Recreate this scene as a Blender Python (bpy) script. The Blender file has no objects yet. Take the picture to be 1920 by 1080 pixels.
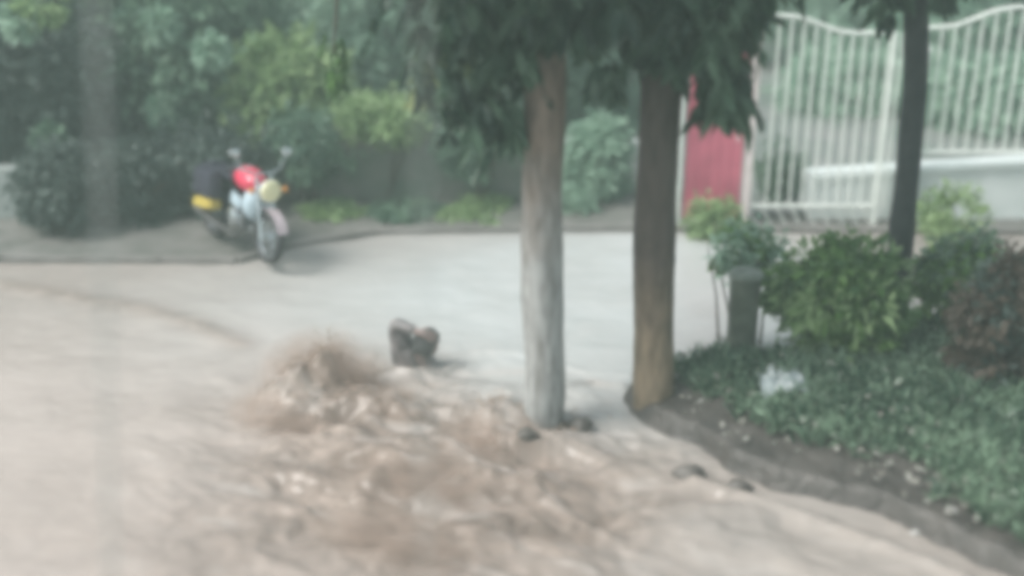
import bpy, bmesh, math, random
import numpy as np
from mathutils import Vector, Matrix, noise as mnoise

random.seed(7)
rng = np.random.default_rng(11)
SC = bpy.context.scene
COL = SC.collection
R = math.radians

# ------------------------------------------------------------------ camera
F = 2200.0
CAMH = 4.1
PITCH = R(21.1)
FW = Vector((0, math.cos(PITCH), -math.sin(PITCH)))
UP = Vector((0, math.sin(PITCH), math.cos(PITCH)))
CAM = Vector((0, 0, CAMH))

def ray(px, py):
    return FW + Vector((1, 0, 0)) * ((px - 960) / F) + UP * ((540 - py) / F)
def on_z(px, py, z=0.0):
    d = ray(px, py); return CAM + d * ((z - CAMH) / d.z)
def at_y(px, py, Y):
    d = ray(px, py); return CAM + d * (Y / d.y)

cam_d = bpy.data.cameras.new('camera')
cam = bpy.data.objects.new('camera', cam_d)
COL.objects.link(cam)
cam.location = CAM
cam.rotation_euler = (math.pi / 2 - PITCH, 0, 0)
cam_d.sensor_width = 36
cam_d.lens = 36 * F / 1920
cam_d.clip_start = 0.05
cam_d.clip_end = 500
cam_d.dof.use_dof = True
cam_d.dof.focus_distance = 9.45
cam_d.dof.aperture_fstop = 0.245
SC.camera = cam

# ------------------------------------------------------------------ materials
def lin(r, g, b):
    f = lambda c: (c / 12.92 if c <= 0.04045 else ((c + 0.055) / 1.055) ** 2.4)
    return (f(r / 255), f(g / 255), f(b / 255), 1)

def mat(name, c1, c2=None, rough=0.7, scale=6.0, bump=0.0, bscale=None, metal=0.0, spec=0.5, attr=None, coord='Object', detail=5.0, stretch=None):
    m = bpy.data.materials.new(name); m.use_nodes = True
    nt = m.node_tree; N = nt.nodes; L = nt.links
    b = N['Principled BSDF']
    b.inputs['Roughness'].default_value = rough
    b.inputs['Metallic'].default_value = metal
    b.inputs['Specular IOR Level'].default_value = spec
    c2 = c2 or tuple(min(1, v * 0.75) for v in c1[:3]) + (1,)
    mix = N.new('ShaderNodeMix'); mix.data_type = 'RGBA'
    mix.inputs[6].default_value = c1; mix.inputs[7].default_value = c2
    if attr:
        a = N.new('ShaderNodeAttribute'); a.attribute_name = attr
        L.new(a.outputs['Fac'], mix.inputs[0])
    else:
        tc = N.new('ShaderNodeTexCoord')
        src = tc.outputs[coord]
        if stretch:
            mp = N.new('ShaderNodeMapping'); mp.inputs['Scale'].default_value = stretch
            L.new(src, mp.inputs['Vector']); src = mp.outputs['Vector']
        nz = N.new('ShaderNodeTexNoise'); nz.inputs['Scale'].default_value = scale; nz.inputs['Detail'].default_value = detail
        L.new(src, nz.inputs['Vector'])
        rp = N.new('ShaderNodeValToRGB'); rp.color_ramp.elements[0].position = 0.35; rp.color_ramp.elements[1].position = 0.65
        L.new(nz.outputs['Fac'], rp.inputs['Fac'])
        L.new(rp.outputs['Color'], mix.inputs[0])
    L.new(mix.outputs[2], b.inputs['Base Color'])
    if bump:
        tc2 = N.new('ShaderNodeTexCoord')
        n2 = N.new('ShaderNodeTexNoise'); n2.inputs['Scale'].default_value = bscale or scale * 3; n2.inputs['Detail'].default_value = 6
        L.new(tc2.outputs['Object'], n2.inputs['Vector'])
        bp = N.new('ShaderNodeBump'); bp.inputs['Strength'].default_value = bump; bp.inputs['Distance'].default_value = 0.03
        L.new(n2.outputs['Fac'], bp.inputs['Height']); L.new(bp.outputs['Normal'], b.inputs['Normal'])
    return m

def leafmat(name, c1, c2, rough=0.5, transl=0.25):
    m = mat(name, c1, c2, rough=rough, attr='tone', spec=0.5)
    nt = m.node_tree; N = nt.nodes; L = nt.links
    b = N['Principled BSDF']; out = N['Material Output']
    tr = N.new('ShaderNodeBsdfTranslucent')
    src = b.inputs['Base Color'].links[0].from_socket
    L.new(src, tr.inputs['Color'])
    mx = N.new('ShaderNodeMixShader'); mx.inputs[0].default_value = transl
    L.new(b.outputs[0], mx.inputs[1]); L.new(tr.outputs[0], mx.inputs[2])
    L.new(mx.outputs[0], out.inputs['Surface'])
    return m

# ------------------------------------------------------------------ helpers
def tag(o, label=None, cat=None, group=None, kind=None):
    if label: o['label'] = label
    if cat: o['category'] = cat
    if group: o['group'] = group
    if kind: o['kind'] = kind
    return o

def _unused_link(name, me, m, parent=None, smooth=True):
    o = bpy.data.objects.new(name, me); COL.objects.link(o)
    if m: me.materials.append(m)
    if smooth:
        me.polygons.foreach_set('use_smooth', [True] * len(me.polygons))
    if parent:
        o.parent = parent
        o.matrix_parent_inverse = Matrix.Translation(parent.location).inverted() if parent.rotation_euler == Vector((0,0,0)).to_tuple() else parent.matrix_basis.inverted()
    return o

def empty(name, loc=(0, 0, 0)):
    o = bpy.data.objects.new(name, None); COL.objects.link(o); o.location = loc
    o.empty_display_size = 0.1
    return o

def attach(o, parent):
    """parent while keeping world coordinates of the child"""
    o.parent = parent
    o.matrix_parent_inverse = parent.matrix_basis.inverted()
    return o

class MB:
    def __init__(s): s.v = []; s.f = []
    def add(s, vs, fs):
        n = len(s.v); s.v += [tuple(v) for v in vs]; s.f += [tuple(n + i for i in f) for f in fs]
    def box(s, c, d, rot=None, bevel=0.0):
        bm = bmesh.new(); bmesh.ops.create_cube(bm, size=1)
        for v in bm.verts: v.co = Vector((v.co.x * d[0], v.co.y * d[1], v.co.z * d[2]))
        if bevel: bmesh.ops.bevel(bm, geom=bm.edges[:], offset=bevel, segments=2, affect='EDGES')
        M = Matrix.Translation(c) @ (rot.to_4x4() if rot else Matrix())
        bm.transform(M); bm.verts.index_update()
        s.add([v.co for v in bm.verts], [[v.index for v in f.verts] for f in bm.faces]); bm.free()
        return s
    def tube(s, pts, rad, n=10, cap=True, closed=False):
        pts = [Vector(p) for p in pts]
        if not hasattr(rad, '__len__'): rad = [rad] * len(pts)
        rings = []; ref = None
        for i, p in enumerate(pts):
            a = pts[i - 1] if (i > 0 or closed) else p; b = pts[(i + 1) % len(pts)] if (i < len(pts) - 1 or closed) else p
            t = (b - a).normalized()
            if ref is None:
                ref = t.orthogonal().normalized()
            else:
                ref = (ref - t * ref.dot(t))
                ref = ref.normalized() if ref.length > 1e-6 else t.orthogonal().normalized()
            bi = t.cross(ref)
            rings.append([p + (ref * math.cos(k * 2 * math.pi / n) + bi * math.sin(k * 2 * math.pi / n)) * rad[i] for k in range(n)])
        vs = [v for r in rings for v in r]; fs = []
        m = len(rings)
        for i in range(m if closed else m - 1):
            for k in range(n):
                j = (i + 1) % m
                fs.append([i * n + k, i * n + (k + 1) % n, j * n + (k + 1) % n, j * n + k])
        if cap and not closed:
            fs.append(list(range(n))[::-1]); fs.append([(m - 1) * n + k for k in range(n)])
        s.add(vs, fs); return s
    def lathe(s, prof, c=(0, 0, 0), axis=(0, 0, 1), n=24):
        q = Vector((0, 0, 1)).rotation_difference(Vector(axis)); c = Vector(c)
        vs = []; fs = []
        for (r, z) in prof:
            for k in range(n):
                a = 2 * math.pi * k / n
                vs.append(c + q @ Vector((r * math.cos(a), r * math.sin(a), z)))
        for i in range(len(prof) - 1):
            for k in range(n):
                fs.append([i * n + k, i * n + (k + 1) % n, (i + 1) * n + (k + 1) % n, (i + 1) * n + k])
        fs.append(list(range(n))[::-1]); fs.append([(len(prof) - 1) * n + k for k in range(n)])
        s.add(vs, fs); return s
    def ell(s, c, r, rot=None, n=16, m=10, fn=None):
        c = Vector(c); vs = []; fs = []
        for i in range(m + 1):
            th = math.pi * i / m
            for k in range(n):
                ph = 2 * math.pi * k / n
                d = Vector((math.sin(th) * math.cos(ph), math.sin(th) * math.sin(ph), math.cos(th)))
                w = fn(d) if fn else 1.0
                p = Vector((d.x * r[0], d.y * r[1], d.z * r[2])) * w
                if rot: p = rot @ p
                vs.append(c + p)
        for i in range(m):
            for k in range(n):
                fs.append([i * n + k, (i + 1) * n + k, (i + 1) * n + (k + 1) % n, i * n + (k + 1) % n])
        s.add(vs, fs); return s
    def build(s, name, m, parent=None, smooth=True):
        me = bpy.data.meshes.new(name); me.from_pydata(s.v, [], s.f); me.validate(); me.update()
        bm = bmesh.new(); bm.from_mesh(me); bmesh.ops.recalc_face_normals(bm, faces=bm.faces); bm.to_mesh(me); bm.free()
        o = bpy.data.objects.new(name, me); COL.objects.link(o); me.materials.append(m)
        if smooth:
            me.polygons.foreach_set('use_smooth', [True] * len(me.polygons))
            try: me.set_sharp_from_angle(angle=R(40))
            except Exception: pass
        if parent: attach(o, parent)
        return o

# --- numpy value noise
def _hash(ix, iy, seed):
    h = (ix.astype(np.int64) * 374761393 + iy.astype(np.int64) * 668265263 + seed * 1442695041) & 0xffffffff
    h = ((h ^ (h >> 13)) * 1274126177) & 0xffffffff
    h = h ^ (h >> 16)
    return (h & 0xffff) / 65535.0
def vnoise(x, y, seed=0):
    ix = np.floor(x); iy = np.floor(y); fx = x - ix; fy = y - iy
    fx = fx * fx * fx * (fx * (fx * 6 - 15) + 10); fy = fy * fy * fy * (fy * (fy * 6 - 15) + 10)
    a = _hash(ix, iy, seed); b = _hash(ix + 1, iy, seed); c = _hash(ix, iy + 1, seed); d = _hash(ix + 1, iy + 1, seed)
    return (a * (1 - fx) + b * fx) * (1 - fy) + (c * (1 - fx) + d * fx) * fy
def fbm(x, y, seed=0, o=4):
    s = 0; a = 0.5; t = 0
    for i in range(o):
        s = s + a * vnoise(x, y, seed + i * 17); t += a; a *= 0.5
        x, y = x * 1.97 + 3.1 + y * 0.3, y * 1.97 - x * 0.15 + 1.7
    return s / t

def grid_mesh(name, X, Y, Z, m, attrs=None, smooth=True):
    ny, nx = X.shape
    co = np.stack([X, Y, Z], -1).reshape(-1, 3).astype(np.float32)
    idx = np.arange(nx * ny).reshape(ny, nx)
    q = np.stack([idx[:-1, :-1], idx[:-1, 1:], idx[1:, 1:], idx[1:, :-1]], -1).reshape(-1, 4)
    return np_mesh(name, co, q, m, attrs, smooth)

def np_mesh(name, co, faces, m, attrs=None, smooth=True):
    me = bpy.data.meshes.new(name)
    nv = len(co); nf, k = faces.shape
    me.vertices.add(nv); me.vertices.foreach_set('co', np.ascontiguousarray(co, dtype=np.float32).ravel())
    me.loops.add(nf * k); me.loops.foreach_set('vertex_index', np.ascontiguousarray(faces, dtype=np.int32).ravel())
    me.polygons.add(nf)
    me.polygons.foreach_set('loop_start', np.arange(0, nf * k, k, dtype=np.int32))
    try: me.polygons.foreach_set('loop_total', np.full(nf, k, dtype=np.int32))
    except Exception: pass
    if attrs:
        for n_, a in attrs.items():
            at = me.attributes.new(n_, 'FLOAT', 'POINT'); at.data.foreach_set('value', np.ascontiguousarray(a, dtype=np.float32).ravel())
    me.polygons.foreach_set('use_smooth', np.full(nf, smooth, dtype=bool))
    me.update(calc_edges=True); me.validate()
    if m: me.materials.append(m)
    return me

def obj(name, me, parent=None):
    o = bpy.data.objects.new(name, me); COL.objects.link(o)
    if parent: attach(o, parent)
    return o

def leaf_mesh(name, P, D, ln, wd, m, tone=None):
    """P base points, D directions, one folded pointed leaf each (6 verts, 4 quads-> 2 quads)"""
    n = len(P)
    D = D / (np.linalg.norm(D, axis=1, keepdims=True) + 1e-9)
    rv = rng.normal(size=(n, 3))
    S = np.cross(D, rv); S /= (np.linalg.norm(S, axis=1, keepdims=True) + 1e-9)
    Nn = np.cross(S, D)
    ln = np.broadcast_to(ln, (n,))[:, None]; wd = np.broadcast_to(wd, (n,))[:, None]
    droop = np.array([0, 0, -1.0])
    base = P; tip = P + D * ln + droop * ln * 0.12
    m1 = P + D * ln * 0.35; m2 = P + D * ln * 0.7 + droop * ln * 0.04
    fold = Nn * wd * 0.18
    v = np.stack([base, m1 + S * wd * .5 + fold, m2 + S * wd * .36 + fold, tip, m2 - S * wd * .36 + fold, m1 - S * wd * .5 + fold], 1)
    co = v.reshape(-1, 3)
    i = np.arange(n)[:, None] * 6
    q = np.concatenate([i + np.array([[0, 1, 2, 3]]), i + np.array([[0, 3, 4, 5]])], 0)
    if tone is None: tone = rng.random(n)
    return np_mesh(name, co, q, m, {'tone': np.repeat(tone, 6)}, smooth=False)

def clump_points(centre, rad, nclump, per, crad=0.3, flat=1.0, shell=0.5):
    """leaf positions in clumps spread through an ellipsoid"""
    c = np.array(centre); r = np.array(rad)
    d = rng.normal(size=(nclump, 3)); d /= np.linalg.norm(d, axis=1, keepdims=True)
    u = rng.random(nclump) ** (1 / 3) * (1 - shell) + shell * rng.random(nclump) ** 0.3
    cc = c + d * r * u[:, None]
    cr = crad * (0.6 + 0.8 * rng.random(nclump))
    dd = rng.normal(size=(nclump, per, 3)); dd /= np.linalg.norm(dd, axis=2, keepdims=True)
    uu = rng.random((nclump, per, 1)) ** 0.5
    P = cc[:, None, :] + dd * uu * cr[:, None, None] * np.array([1, 1, flat])
    D = dd * 0.8 + np.array([0, 0, -0.35]) + rng.normal(size=dd.shape) * 0.35
    tone = np.clip(0.15 + 0.7 * rng.random((nclump, 1)) + 0.3 * (rng.random((nclump, per)) - 0.5), 0, 1)
    return P.reshape(-1, 3), D.reshape(-1, 3), tone.ravel(), cc

# ------------------------------------------------------------------ palette
M = {}
M['soil'] = mat('soil', (0.165, 0.16, 0.15, 1), (0.10, 0.103, 0.092, 1), rough=0.8, scale=3, bump=0.5)
M['mud'] = mat('wet_mud', (0.085, 0.077, 0.07, 1), (0.045, 0.041, 0.037, 1), rough=0.5, scale=3.5, bump=0.7, bscale=18)
M['concrete'] = mat('pale_whitewash', (0.74, 0.78, 0.76, 1), (0.60, 0.65, 0.63, 1), rough=0.7, scale=2, bump=0.2)
M['paving'] = mat('courtyard_paving', (0.21, 0.21, 0.205, 1), (0.12, 0.15, 0.13, 1), rough=0.6, scale=1.5, bump=0.2)
M['kerb'] = mat('kerb_stone', (0.22, 0.21, 0.20, 1), (0.14, 0.135, 0.125, 1), rough=0.7, scale=3, bump=0.3)
M['wallgrey'] = mat('weathered_grey_wall', (0.20, 0.195, 0.175, 1), (0.085, 0.125, 0.095, 1), rough=0.85, scale=1.6, bump=0.4)
M['wallpale'] = mat('pale_render_wall', (0.34, 0.37, 0.36, 1), (0.24, 0.27, 0.26, 1), rough=0.8, scale=1.6, bump=0.3)
M['white'] = mat('white_paint', (0.80, 0.83, 0.79, 1), (0.66, 0.70, 0.66, 1), rough=0.45, scale=9)
M['whitepink'] = mat('pinkish_white_paint', (0.78, 0.70, 0.69, 1), (0.66, 0.58, 0.57, 1), rough=0.45, scale=9)
M['red'] = mat('faded_red_paint', (0.56, 0.14, 0.20, 1), (0.42, 0.10, 0.15, 1), rough=0.5, scale=3, bump=0.1)
M['bark'] = mat('dark_bark', (0.075, 0.066, 0.058, 1), (0.04, 0.037, 0.033, 1), rough=0.9, scale=10, bump=0.8, bscale=25, stretch=(1, 1, 0.25))
M['twig'] = mat('twig_bark', (0.10, 0.085, 0.065, 1), (0.06, 0.05, 0.04, 1), rough=0.9, scale=12)
M['leaf_near'] = leafmat('deep_green_leaf', (0.016, 0.042, 0.029, 1), (0.065, 0.125, 0.075, 1), rough=0.5)
M['leaf_yellow'] = leafmat('yellowing_leaf', (0.13, 0.19, 0.06, 1), (0.26, 0.30, 0.13, 1))
M['leaf_far'] = leafmat('dull_green_leaf', (0.045, 0.10, 0.073, 1), (0.18, 0.29, 0.19, 1))
M['leaf_dark'] = leafmat('dark_green_leaf', (0.034, 0.056, 0.050, 1), (0.105, 0.145, 0.125, 1))
M['leaf_light'] = leafmat('light_green_leaf', (0.15, 0.25, 0.10, 1), (0.30, 0.41, 0.20, 1))
M['leaf_pale'] = leafmat('pale_blue_green_leaf', (0.14, 0.26, 0.18, 1), (0.36, 0.50, 0.39, 1))  # pale range lightened to imitate haze over the far trees
M['leaf_bush'] = leafmat('bush_leaf', (0.022, 0.075, 0.026, 1), (0.19, 0.35, 0.08, 1), rough=0.4)
M['leaf_brown'] = leafmat('dry_brown_leaf', (0.06, 0.045, 0.035, 1), (0.13, 0.10, 0.075, 1))
M['leaf_ground'] = leafmat('ground_cover_leaf', (0.025, 0.065, 0.038, 1), (0.26, 0.37, 0.26, 1), rough=0.25)  # light end of the range also imitates glints on the leaves
M['leaf_litter'] = leafmat('bleached_leaf_litter', (0.20, 0.19, 0.16, 1), (0.48, 0.48, 0.44, 1), rough=0.45)

# painted trunk: whitewash below, brown bark above, split by height
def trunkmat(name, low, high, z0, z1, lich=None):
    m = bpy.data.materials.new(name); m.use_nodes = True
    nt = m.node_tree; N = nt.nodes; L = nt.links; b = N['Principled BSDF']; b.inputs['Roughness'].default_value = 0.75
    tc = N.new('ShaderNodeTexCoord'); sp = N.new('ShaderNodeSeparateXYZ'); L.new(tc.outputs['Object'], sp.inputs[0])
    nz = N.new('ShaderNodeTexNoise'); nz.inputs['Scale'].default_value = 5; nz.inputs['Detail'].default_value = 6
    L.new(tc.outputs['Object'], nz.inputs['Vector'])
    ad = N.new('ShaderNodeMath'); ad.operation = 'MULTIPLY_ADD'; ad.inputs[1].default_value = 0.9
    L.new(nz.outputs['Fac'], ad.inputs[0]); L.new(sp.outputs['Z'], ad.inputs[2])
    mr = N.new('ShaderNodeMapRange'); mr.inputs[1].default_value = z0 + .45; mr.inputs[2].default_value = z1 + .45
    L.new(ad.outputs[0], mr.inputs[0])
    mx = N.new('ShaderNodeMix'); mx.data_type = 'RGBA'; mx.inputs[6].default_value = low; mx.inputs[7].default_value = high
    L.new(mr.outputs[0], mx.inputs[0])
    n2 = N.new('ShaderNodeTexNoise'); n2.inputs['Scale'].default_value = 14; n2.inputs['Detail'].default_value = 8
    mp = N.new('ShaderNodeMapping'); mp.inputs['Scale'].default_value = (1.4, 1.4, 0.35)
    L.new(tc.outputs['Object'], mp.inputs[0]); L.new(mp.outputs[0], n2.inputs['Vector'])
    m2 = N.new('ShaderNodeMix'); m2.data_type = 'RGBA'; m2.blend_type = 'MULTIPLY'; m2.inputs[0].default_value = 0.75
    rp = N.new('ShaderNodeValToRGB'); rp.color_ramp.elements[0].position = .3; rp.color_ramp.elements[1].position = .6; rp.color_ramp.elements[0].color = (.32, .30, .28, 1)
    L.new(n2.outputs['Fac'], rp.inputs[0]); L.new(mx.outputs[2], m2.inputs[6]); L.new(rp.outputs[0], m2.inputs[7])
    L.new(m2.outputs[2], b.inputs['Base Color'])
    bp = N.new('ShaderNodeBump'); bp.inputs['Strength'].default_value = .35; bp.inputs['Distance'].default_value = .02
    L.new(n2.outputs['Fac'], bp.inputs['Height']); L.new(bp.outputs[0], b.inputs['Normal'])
    return m

# ------------------------------------------------------------------ terrain
kerb_px = [(-1500, 505), (-300, 496), (0, 493), (300, 495), (440, 497), (540, 468), (700, 442), (1000, 436), (1290, 436), (1700, 440), (2200, 445), (3400, 455)]
kerb_pts = [on_z(x, y, 0.0) for x, y in kerb_px]
KX = np.array([p.x for p in kerb_pts]); KY = np.array([p.y for p in kerb_pts])
def kerb_y(x): return np.interp(x, KX, KY)
def smooth(a, b, x):
    t = np.clip((x - a) / (b - a), 0, 1); return t * t * (3 - 2 * t)
def terr(x, y):
    ky = kerb_y(x)
    s = smooth(0.06, 0.12, y - ky)
    back = np.clip(y - ky - 0.2, 0, None)
    return -0.30 + s * 0.33 + 0.02 * back + 3.5 * smooth(8, 40, back) + 0.03 * (fbm(x * 1.3, y * 1.3, 3) - .5) * s

xs = np.concatenate([np.linspace(-120, -14, 30), np.linspace(-13, 13, 105), np.linspace(14, 120, 30)])
ys = np.concatenate([np.linspace(-60, 5, 20), np.linspace(6, 10.4, 12), np.linspace(10.5, 14, 120), np.linspace(14.3, 30, 50), np.linspace(32, 160, 30)])
X, Y = np.meshgrid(xs, ys)
g = obj('ground', grid_mesh('ground', X, Y, terr(X, Y), M['soil'])); tag(g, kind='structure')

# kerb stones along the far side of the road
kb = MB()
for a, b in zip(kerb_pts[:-1], kerb_pts[1:]):
    n = max(1, int((b - a).length / 0.9))
    for i in range(n):
        p = a.lerp(b, i / n); q = a.lerp(b, (i + 0.998) / n); c = (p + q) / 2; d = q - p
        kb.box((c.x, c.y + .06, -0.065 + random.uniform(-.004, .004)), (d.length, 0.12, 0.25), Matrix.Rotation(math.atan2(d.y, d.x), 3, 'Z'), bevel=0.012)
k = kb.build('kerb', M['kerb'], smooth=False); tag(k, kind='structure')

# courtyard paving beyond the gate
cx = np.linspace(2.05, 16, 50); cy = np.linspace(12.75, 20.5, 40)
X, Y = np.meshgrid(cx, cy)
c = obj('courtyard', grid_mesh('courtyard', X, Y, terr(X, Y) + 0.05, M['paving'])); tag(c, kind='structure')

# ------------------------------------------------------------------ bank on the right
bank_px = [(1160, 744), (1192, 785), (1290, 835), (1360, 885), (1440, 918), (1560, 950), (1650, 968), (1735, 1010), (1860, 1075), (2010, 1160), (2400, 1400), (3600, 1200), (3200, 560), (2200, 520), (1930, 560), (1760, 600), (1650, 640), (1480, 686), (1340, 676), (1240, 700)]
bank_poly = np.array([on_z(x, y, 0.0).to_2d() for x, y in bank_px])
def poly_sd(x, y, poly):
    d = np.full(x.shape, 1e9); ins = np.zeros(x.shape, bool); n = len(poly)
    for i in range(n):
        a = poly[i]; b = poly[(i + 1) % n]; e = b - a
        t = np.clip(((x - a[0]) * e[0] + (y - a[1]) * e[1]) / (e @ e), 0, 1)
        d = np.minimum(d, np.hypot(x - a[0] - t * e[0], y - a[1] - t * e[1]))
        cond = ((a[1] > y) != (b[1] > y)) & (x < (b[0] - a[0]) * (y - a[1]) / (b[1] - a[1] + 1e-12) + a[0])
        ins ^= cond
    return np.where(ins, d, -d)
def bank_h(x, y):
    sd = poly_sd(x, y, bank_poly) + 0.10 * (fbm(x * 3, y * 3, 41) - .5)
    h = np.where(sd > 0, 0.16 * smooth(0, 0.10, sd) + 0.14 * smooth(0.1, 0.8, sd), 2.5 * sd)
    h = np.maximum(h, -0.3)
    return h + 0.05 * (fbm(x * 5, y * 5, 77, 5) - .5) * smooth(-.1, .1, sd)
bx = np.linspace(0.5, 9, 420); by = np.linspace(4.4, 11.2, 330)
X, Y = np.meshgrid(bx, by)
b = obj('bank', grid_mesh('bank', X, Y, bank_h(X, Y) - 0.02, M['mud'])); tag(b, kind='structure')
def bank_z(x, y): return float(bank_h(np.array([x]), np.array([y]))[0]) - 0.02

# ------------------------------------------------------------------ flood water
def gw(px, py): 
    p = on_z(px, py, 0.0); return p.x, p.y
wx = np.concatenate([np.linspace(-40, -7.2, 30), np.linspace(-7, 6.5, 560), np.linspace(6.8, 40, 30)])
wy = np.concatenate([np.linspace(-25, 2.9, 25), np.linspace(3.0, 10.5, 400), np.linspace(10.53, 13.2, 60)])
X, Y = np.meshgrid(wx, wy)
def gauss(px, py, sx, sy, rot=0.0):
    cx_, cy_ = gw(px, py); dx = X - cx_; dy = Y - cy_
    c_, s_ = math.cos(rot), math.sin(rot); u = dx * c_ + dy * s_; v = -dx * s_ + dy * c_
    return np.exp(-(u * u / (2 * sx * sx) + v * v / (2 * sy * sy)))
# warp
wxn = X + 0.35 * (fbm(X * 1.1, Y * 1.1, 5) - .5); wyn = Y + 0.35 * (fbm(X * 1.1 + 9, Y * 1.1, 6) - .5)
gentle = (fbm(wxn * 1.2, wyn * 2.2, 1) - .5) * 0.03 + (fbm(wxn * 3.0, wyn * 5, 2) - .5) * 0.012 + .02 * gauss(200, 750, 1.2, .9) * (fbm(wxn * 2.2, wyn * 4.5, 4) - .3)
turb = np.clip(1.0 * gauss(720, 800, .75, .75) + .8 * gauss(1000, 850, .8, .6) + .75 * gauss(850, 1000, 1.2, .7) + .7 * gauss(1120, 775, .28, .25) + .45 * gauss(1500, 1050, 1.3, .5) + .35 * gauss(560, 900, .6, .7), 0, 1.2)
rid = lambda s, a, b_: 1 - np.abs(2 * fbm(wxn * a, wyn * b_, s, 5) - 1)
fa = -.45; fu = wxn * math.cos(fa) + wyn * math.sin(fa); fv = -wxn * math.sin(fa) + wyn * math.cos(fa)
fu = fu + .30 * (fbm(X * 2.3, Y * 2.3, 101) - .5); fv = fv + .22 * (fbm(X * 2.3, Y * 2.3, 105) - .5)
chop = (fbm(fu * 1.2, fv * 2.2, 21, 2) - .5) * 0.15 + (fbm(fu * 3.6, fv * 6.5, 31, 3) - .5) * 0.08 + (fbm(fu * 9, fv * 17, 36, 3) - .5) * .034
Z = gentle + turb * chop
# the gush: lump of water thrown up beside the drain
rough = 0.65 + 0.7 * fbm(X * 7, Y * 7, 51, 4)
Z += 0.30 * gauss(622, 735, .14, .13) * rough + 0.26 * gauss(575, 760, .18, .14) * rough + 0.16 * gauss(690, 775, .24, .18) * rough + .12 * gauss(530, 770, .16, .14) * rough
Z += 0.11 * gauss(780, 790, .3, .16) * rough + 0.08 * gauss(640, 850, .45, .2) * rough + 0.11 * gauss(830, 890, .3, .16) * rough + .10 * gauss(960, 900, .25, .14) * rough
Z -= 0.07 * gauss(700, 830, .2, .1) + .08 * gauss(800, 950, .25, .09) + .07 * gauss(1010, 860, .16, .10) + .06 * gauss(600, 860, .2, .08)
# water piled against the pale trunk and its wake
Z += 0.10 * gauss(940, 790, .16, .22) * rough + .07 * gauss(1015, 825, .22, .12) * rough + 0.06 * gauss(880, 740, .4, .12) * rough
Z += 0.08 * gauss(765, 716, .24, .06)
# crease running across the left
def crease(pts, w, amp):
    global Z
    P = [gw(*p) for p in pts]; d = np.full(X.shape, 1e9)
    for a, b_ in zip(P[:-1], P[1:]):
        ex, ey = b_[0] - a[0], b_[1] - a[1]; t = np.clip(((X - a[0]) * ex + (Y - a[1]) * ey) / (ex * ex + ey * ey), 0, 1)
        d = np.minimum(d, np.hypot(X - a[0] - t * ex, Y - a[1] - t * ey))
    Z = Z + amp * np.exp(-(d / w) ** 2); return np.exp(-(d / w) ** 2)
for (sx_, sy_, a_) in [(985, 820, .08), (820, 900, .09), (660, 800, .06), (800, 985, .07), (700, 880, .05), (1130, 800, .05), (1330, 930, .05), (900, 760, .05)]:
    Z -= a_ * gauss(sx_, sy_, .11, .05); Z += a_ * .8 * gauss(sx_, sy_ + 26, .13, .05)
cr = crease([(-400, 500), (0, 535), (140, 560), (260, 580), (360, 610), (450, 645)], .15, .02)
crease([(830, 668), (900, 660), (970, 664), (1100, 700), (1180, 706)], .04, .03)
crease([(680, 684), (715, 706), (770, 717), (825, 706), (858, 688)], .04, .05)
crease([(1060, 735), (1110, 722), (1170, 728)], .04, .05)
crease([(1300, 905), (1420, 940), (1560, 985), (1700, 1040), (1800, 1085)], .06, .045)
# edge of water a little lower near kerb
silt_and_shade = np.clip(0.15 + .45 * cr + 0.9 * gauss(640, 760, .65, .6) + .85 * gauss(760, 930, .9, .55) + .55 * gauss(1050, 900, .8, .6) + .35 * gauss(600, 1080, 1.2, .5) + 0.5 * (fbm(wxn * 1.6, wyn * 2.2, 61) - .5) * (0.4 + turb), 0, 1)  # darkened along the left crease too, painting the ridge's shade
pink = np.clip(smooth(-0.9, -1.9, X + 0 * Y) * smooth(11.0, 8.2, Y) + .5 * gauss(600, 1000, .8, .8), 0, 1)
far = np.clip(gauss(1000, 560, 2.1, 1.5) + gauss(1250, 560, 1.2, 1.6), 0, 1)  # pale far water: sky reflection put into the colour
fo = fbm(fu * 2.2, fv * 8, 71, 5)
foam = np.clip(.4 * smooth(.55, .8, fo) * (0.12 + turb) + .8 * gauss(770, 718, .26, .03) + .7 * gauss(1110, 724, .22, .03) + .5 * gauss(960, 800, .05, .12) + .5 * gauss(950, 700, .35, .05) , 0, 1)
wm = bpy.data.materials.new('muddy_flood_water'); wm.use_nodes = True
nt = wm.node_tree; N = nt.nodes; L = nt.links; B = N['Principled BSDF']
def attr(n):
    a = N.new('ShaderNodeAttribute'); a.attribute_name = n; return a.outputs['Fac']
def mixc(f, a, b_):
    mx = N.new('ShaderNodeMix'); mx.data_type = 'RGBA'
    L.new(f, mx.inputs[0])
    for i, s in ((6, a), (7, b_)):
        if isinstance(s, tuple): mx.inputs[i].default_value = s
        else: L.new(s, mx.inputs[i])
    return mx.outputs[2]
c0 = (0.325, 0.292, 0.268, 1)
tcw = N.new('ShaderNodeTexCoord')
nw = N.new('ShaderNodeTexNoise'); nw.inputs['Scale'].default_value = 3.0; nw.inputs['Detail'].default_value = 6; nw.inputs['Distortion'].default_value = 1.2
L.new(tcw.outputs['Object'], nw.inputs['Vector'])
rw = N.new('ShaderNodeValToRGB'); rw.color_ramp.elements[0].position = .38; rw.color_ramp.elements[1].position = .66
L.new(nw.outputs['Fac'], rw.inputs[0])
col = mixc(attr('pink'), c0, (0.40, 0.347, 0.318, 1))
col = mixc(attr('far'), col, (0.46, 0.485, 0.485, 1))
silt_shade_col = mixc(rw.outputs[0], (0.165, 0.133, 0.112, 1), (0.30, 0.246, 0.212, 1))
col = mixc(attr('silt_and_shade'), col, silt_shade_col)
col = mixc(attr('foam'), col, (0.44, 0.405, 0.38, 1))
L.new(col, B.inputs['Base Color'])
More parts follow.
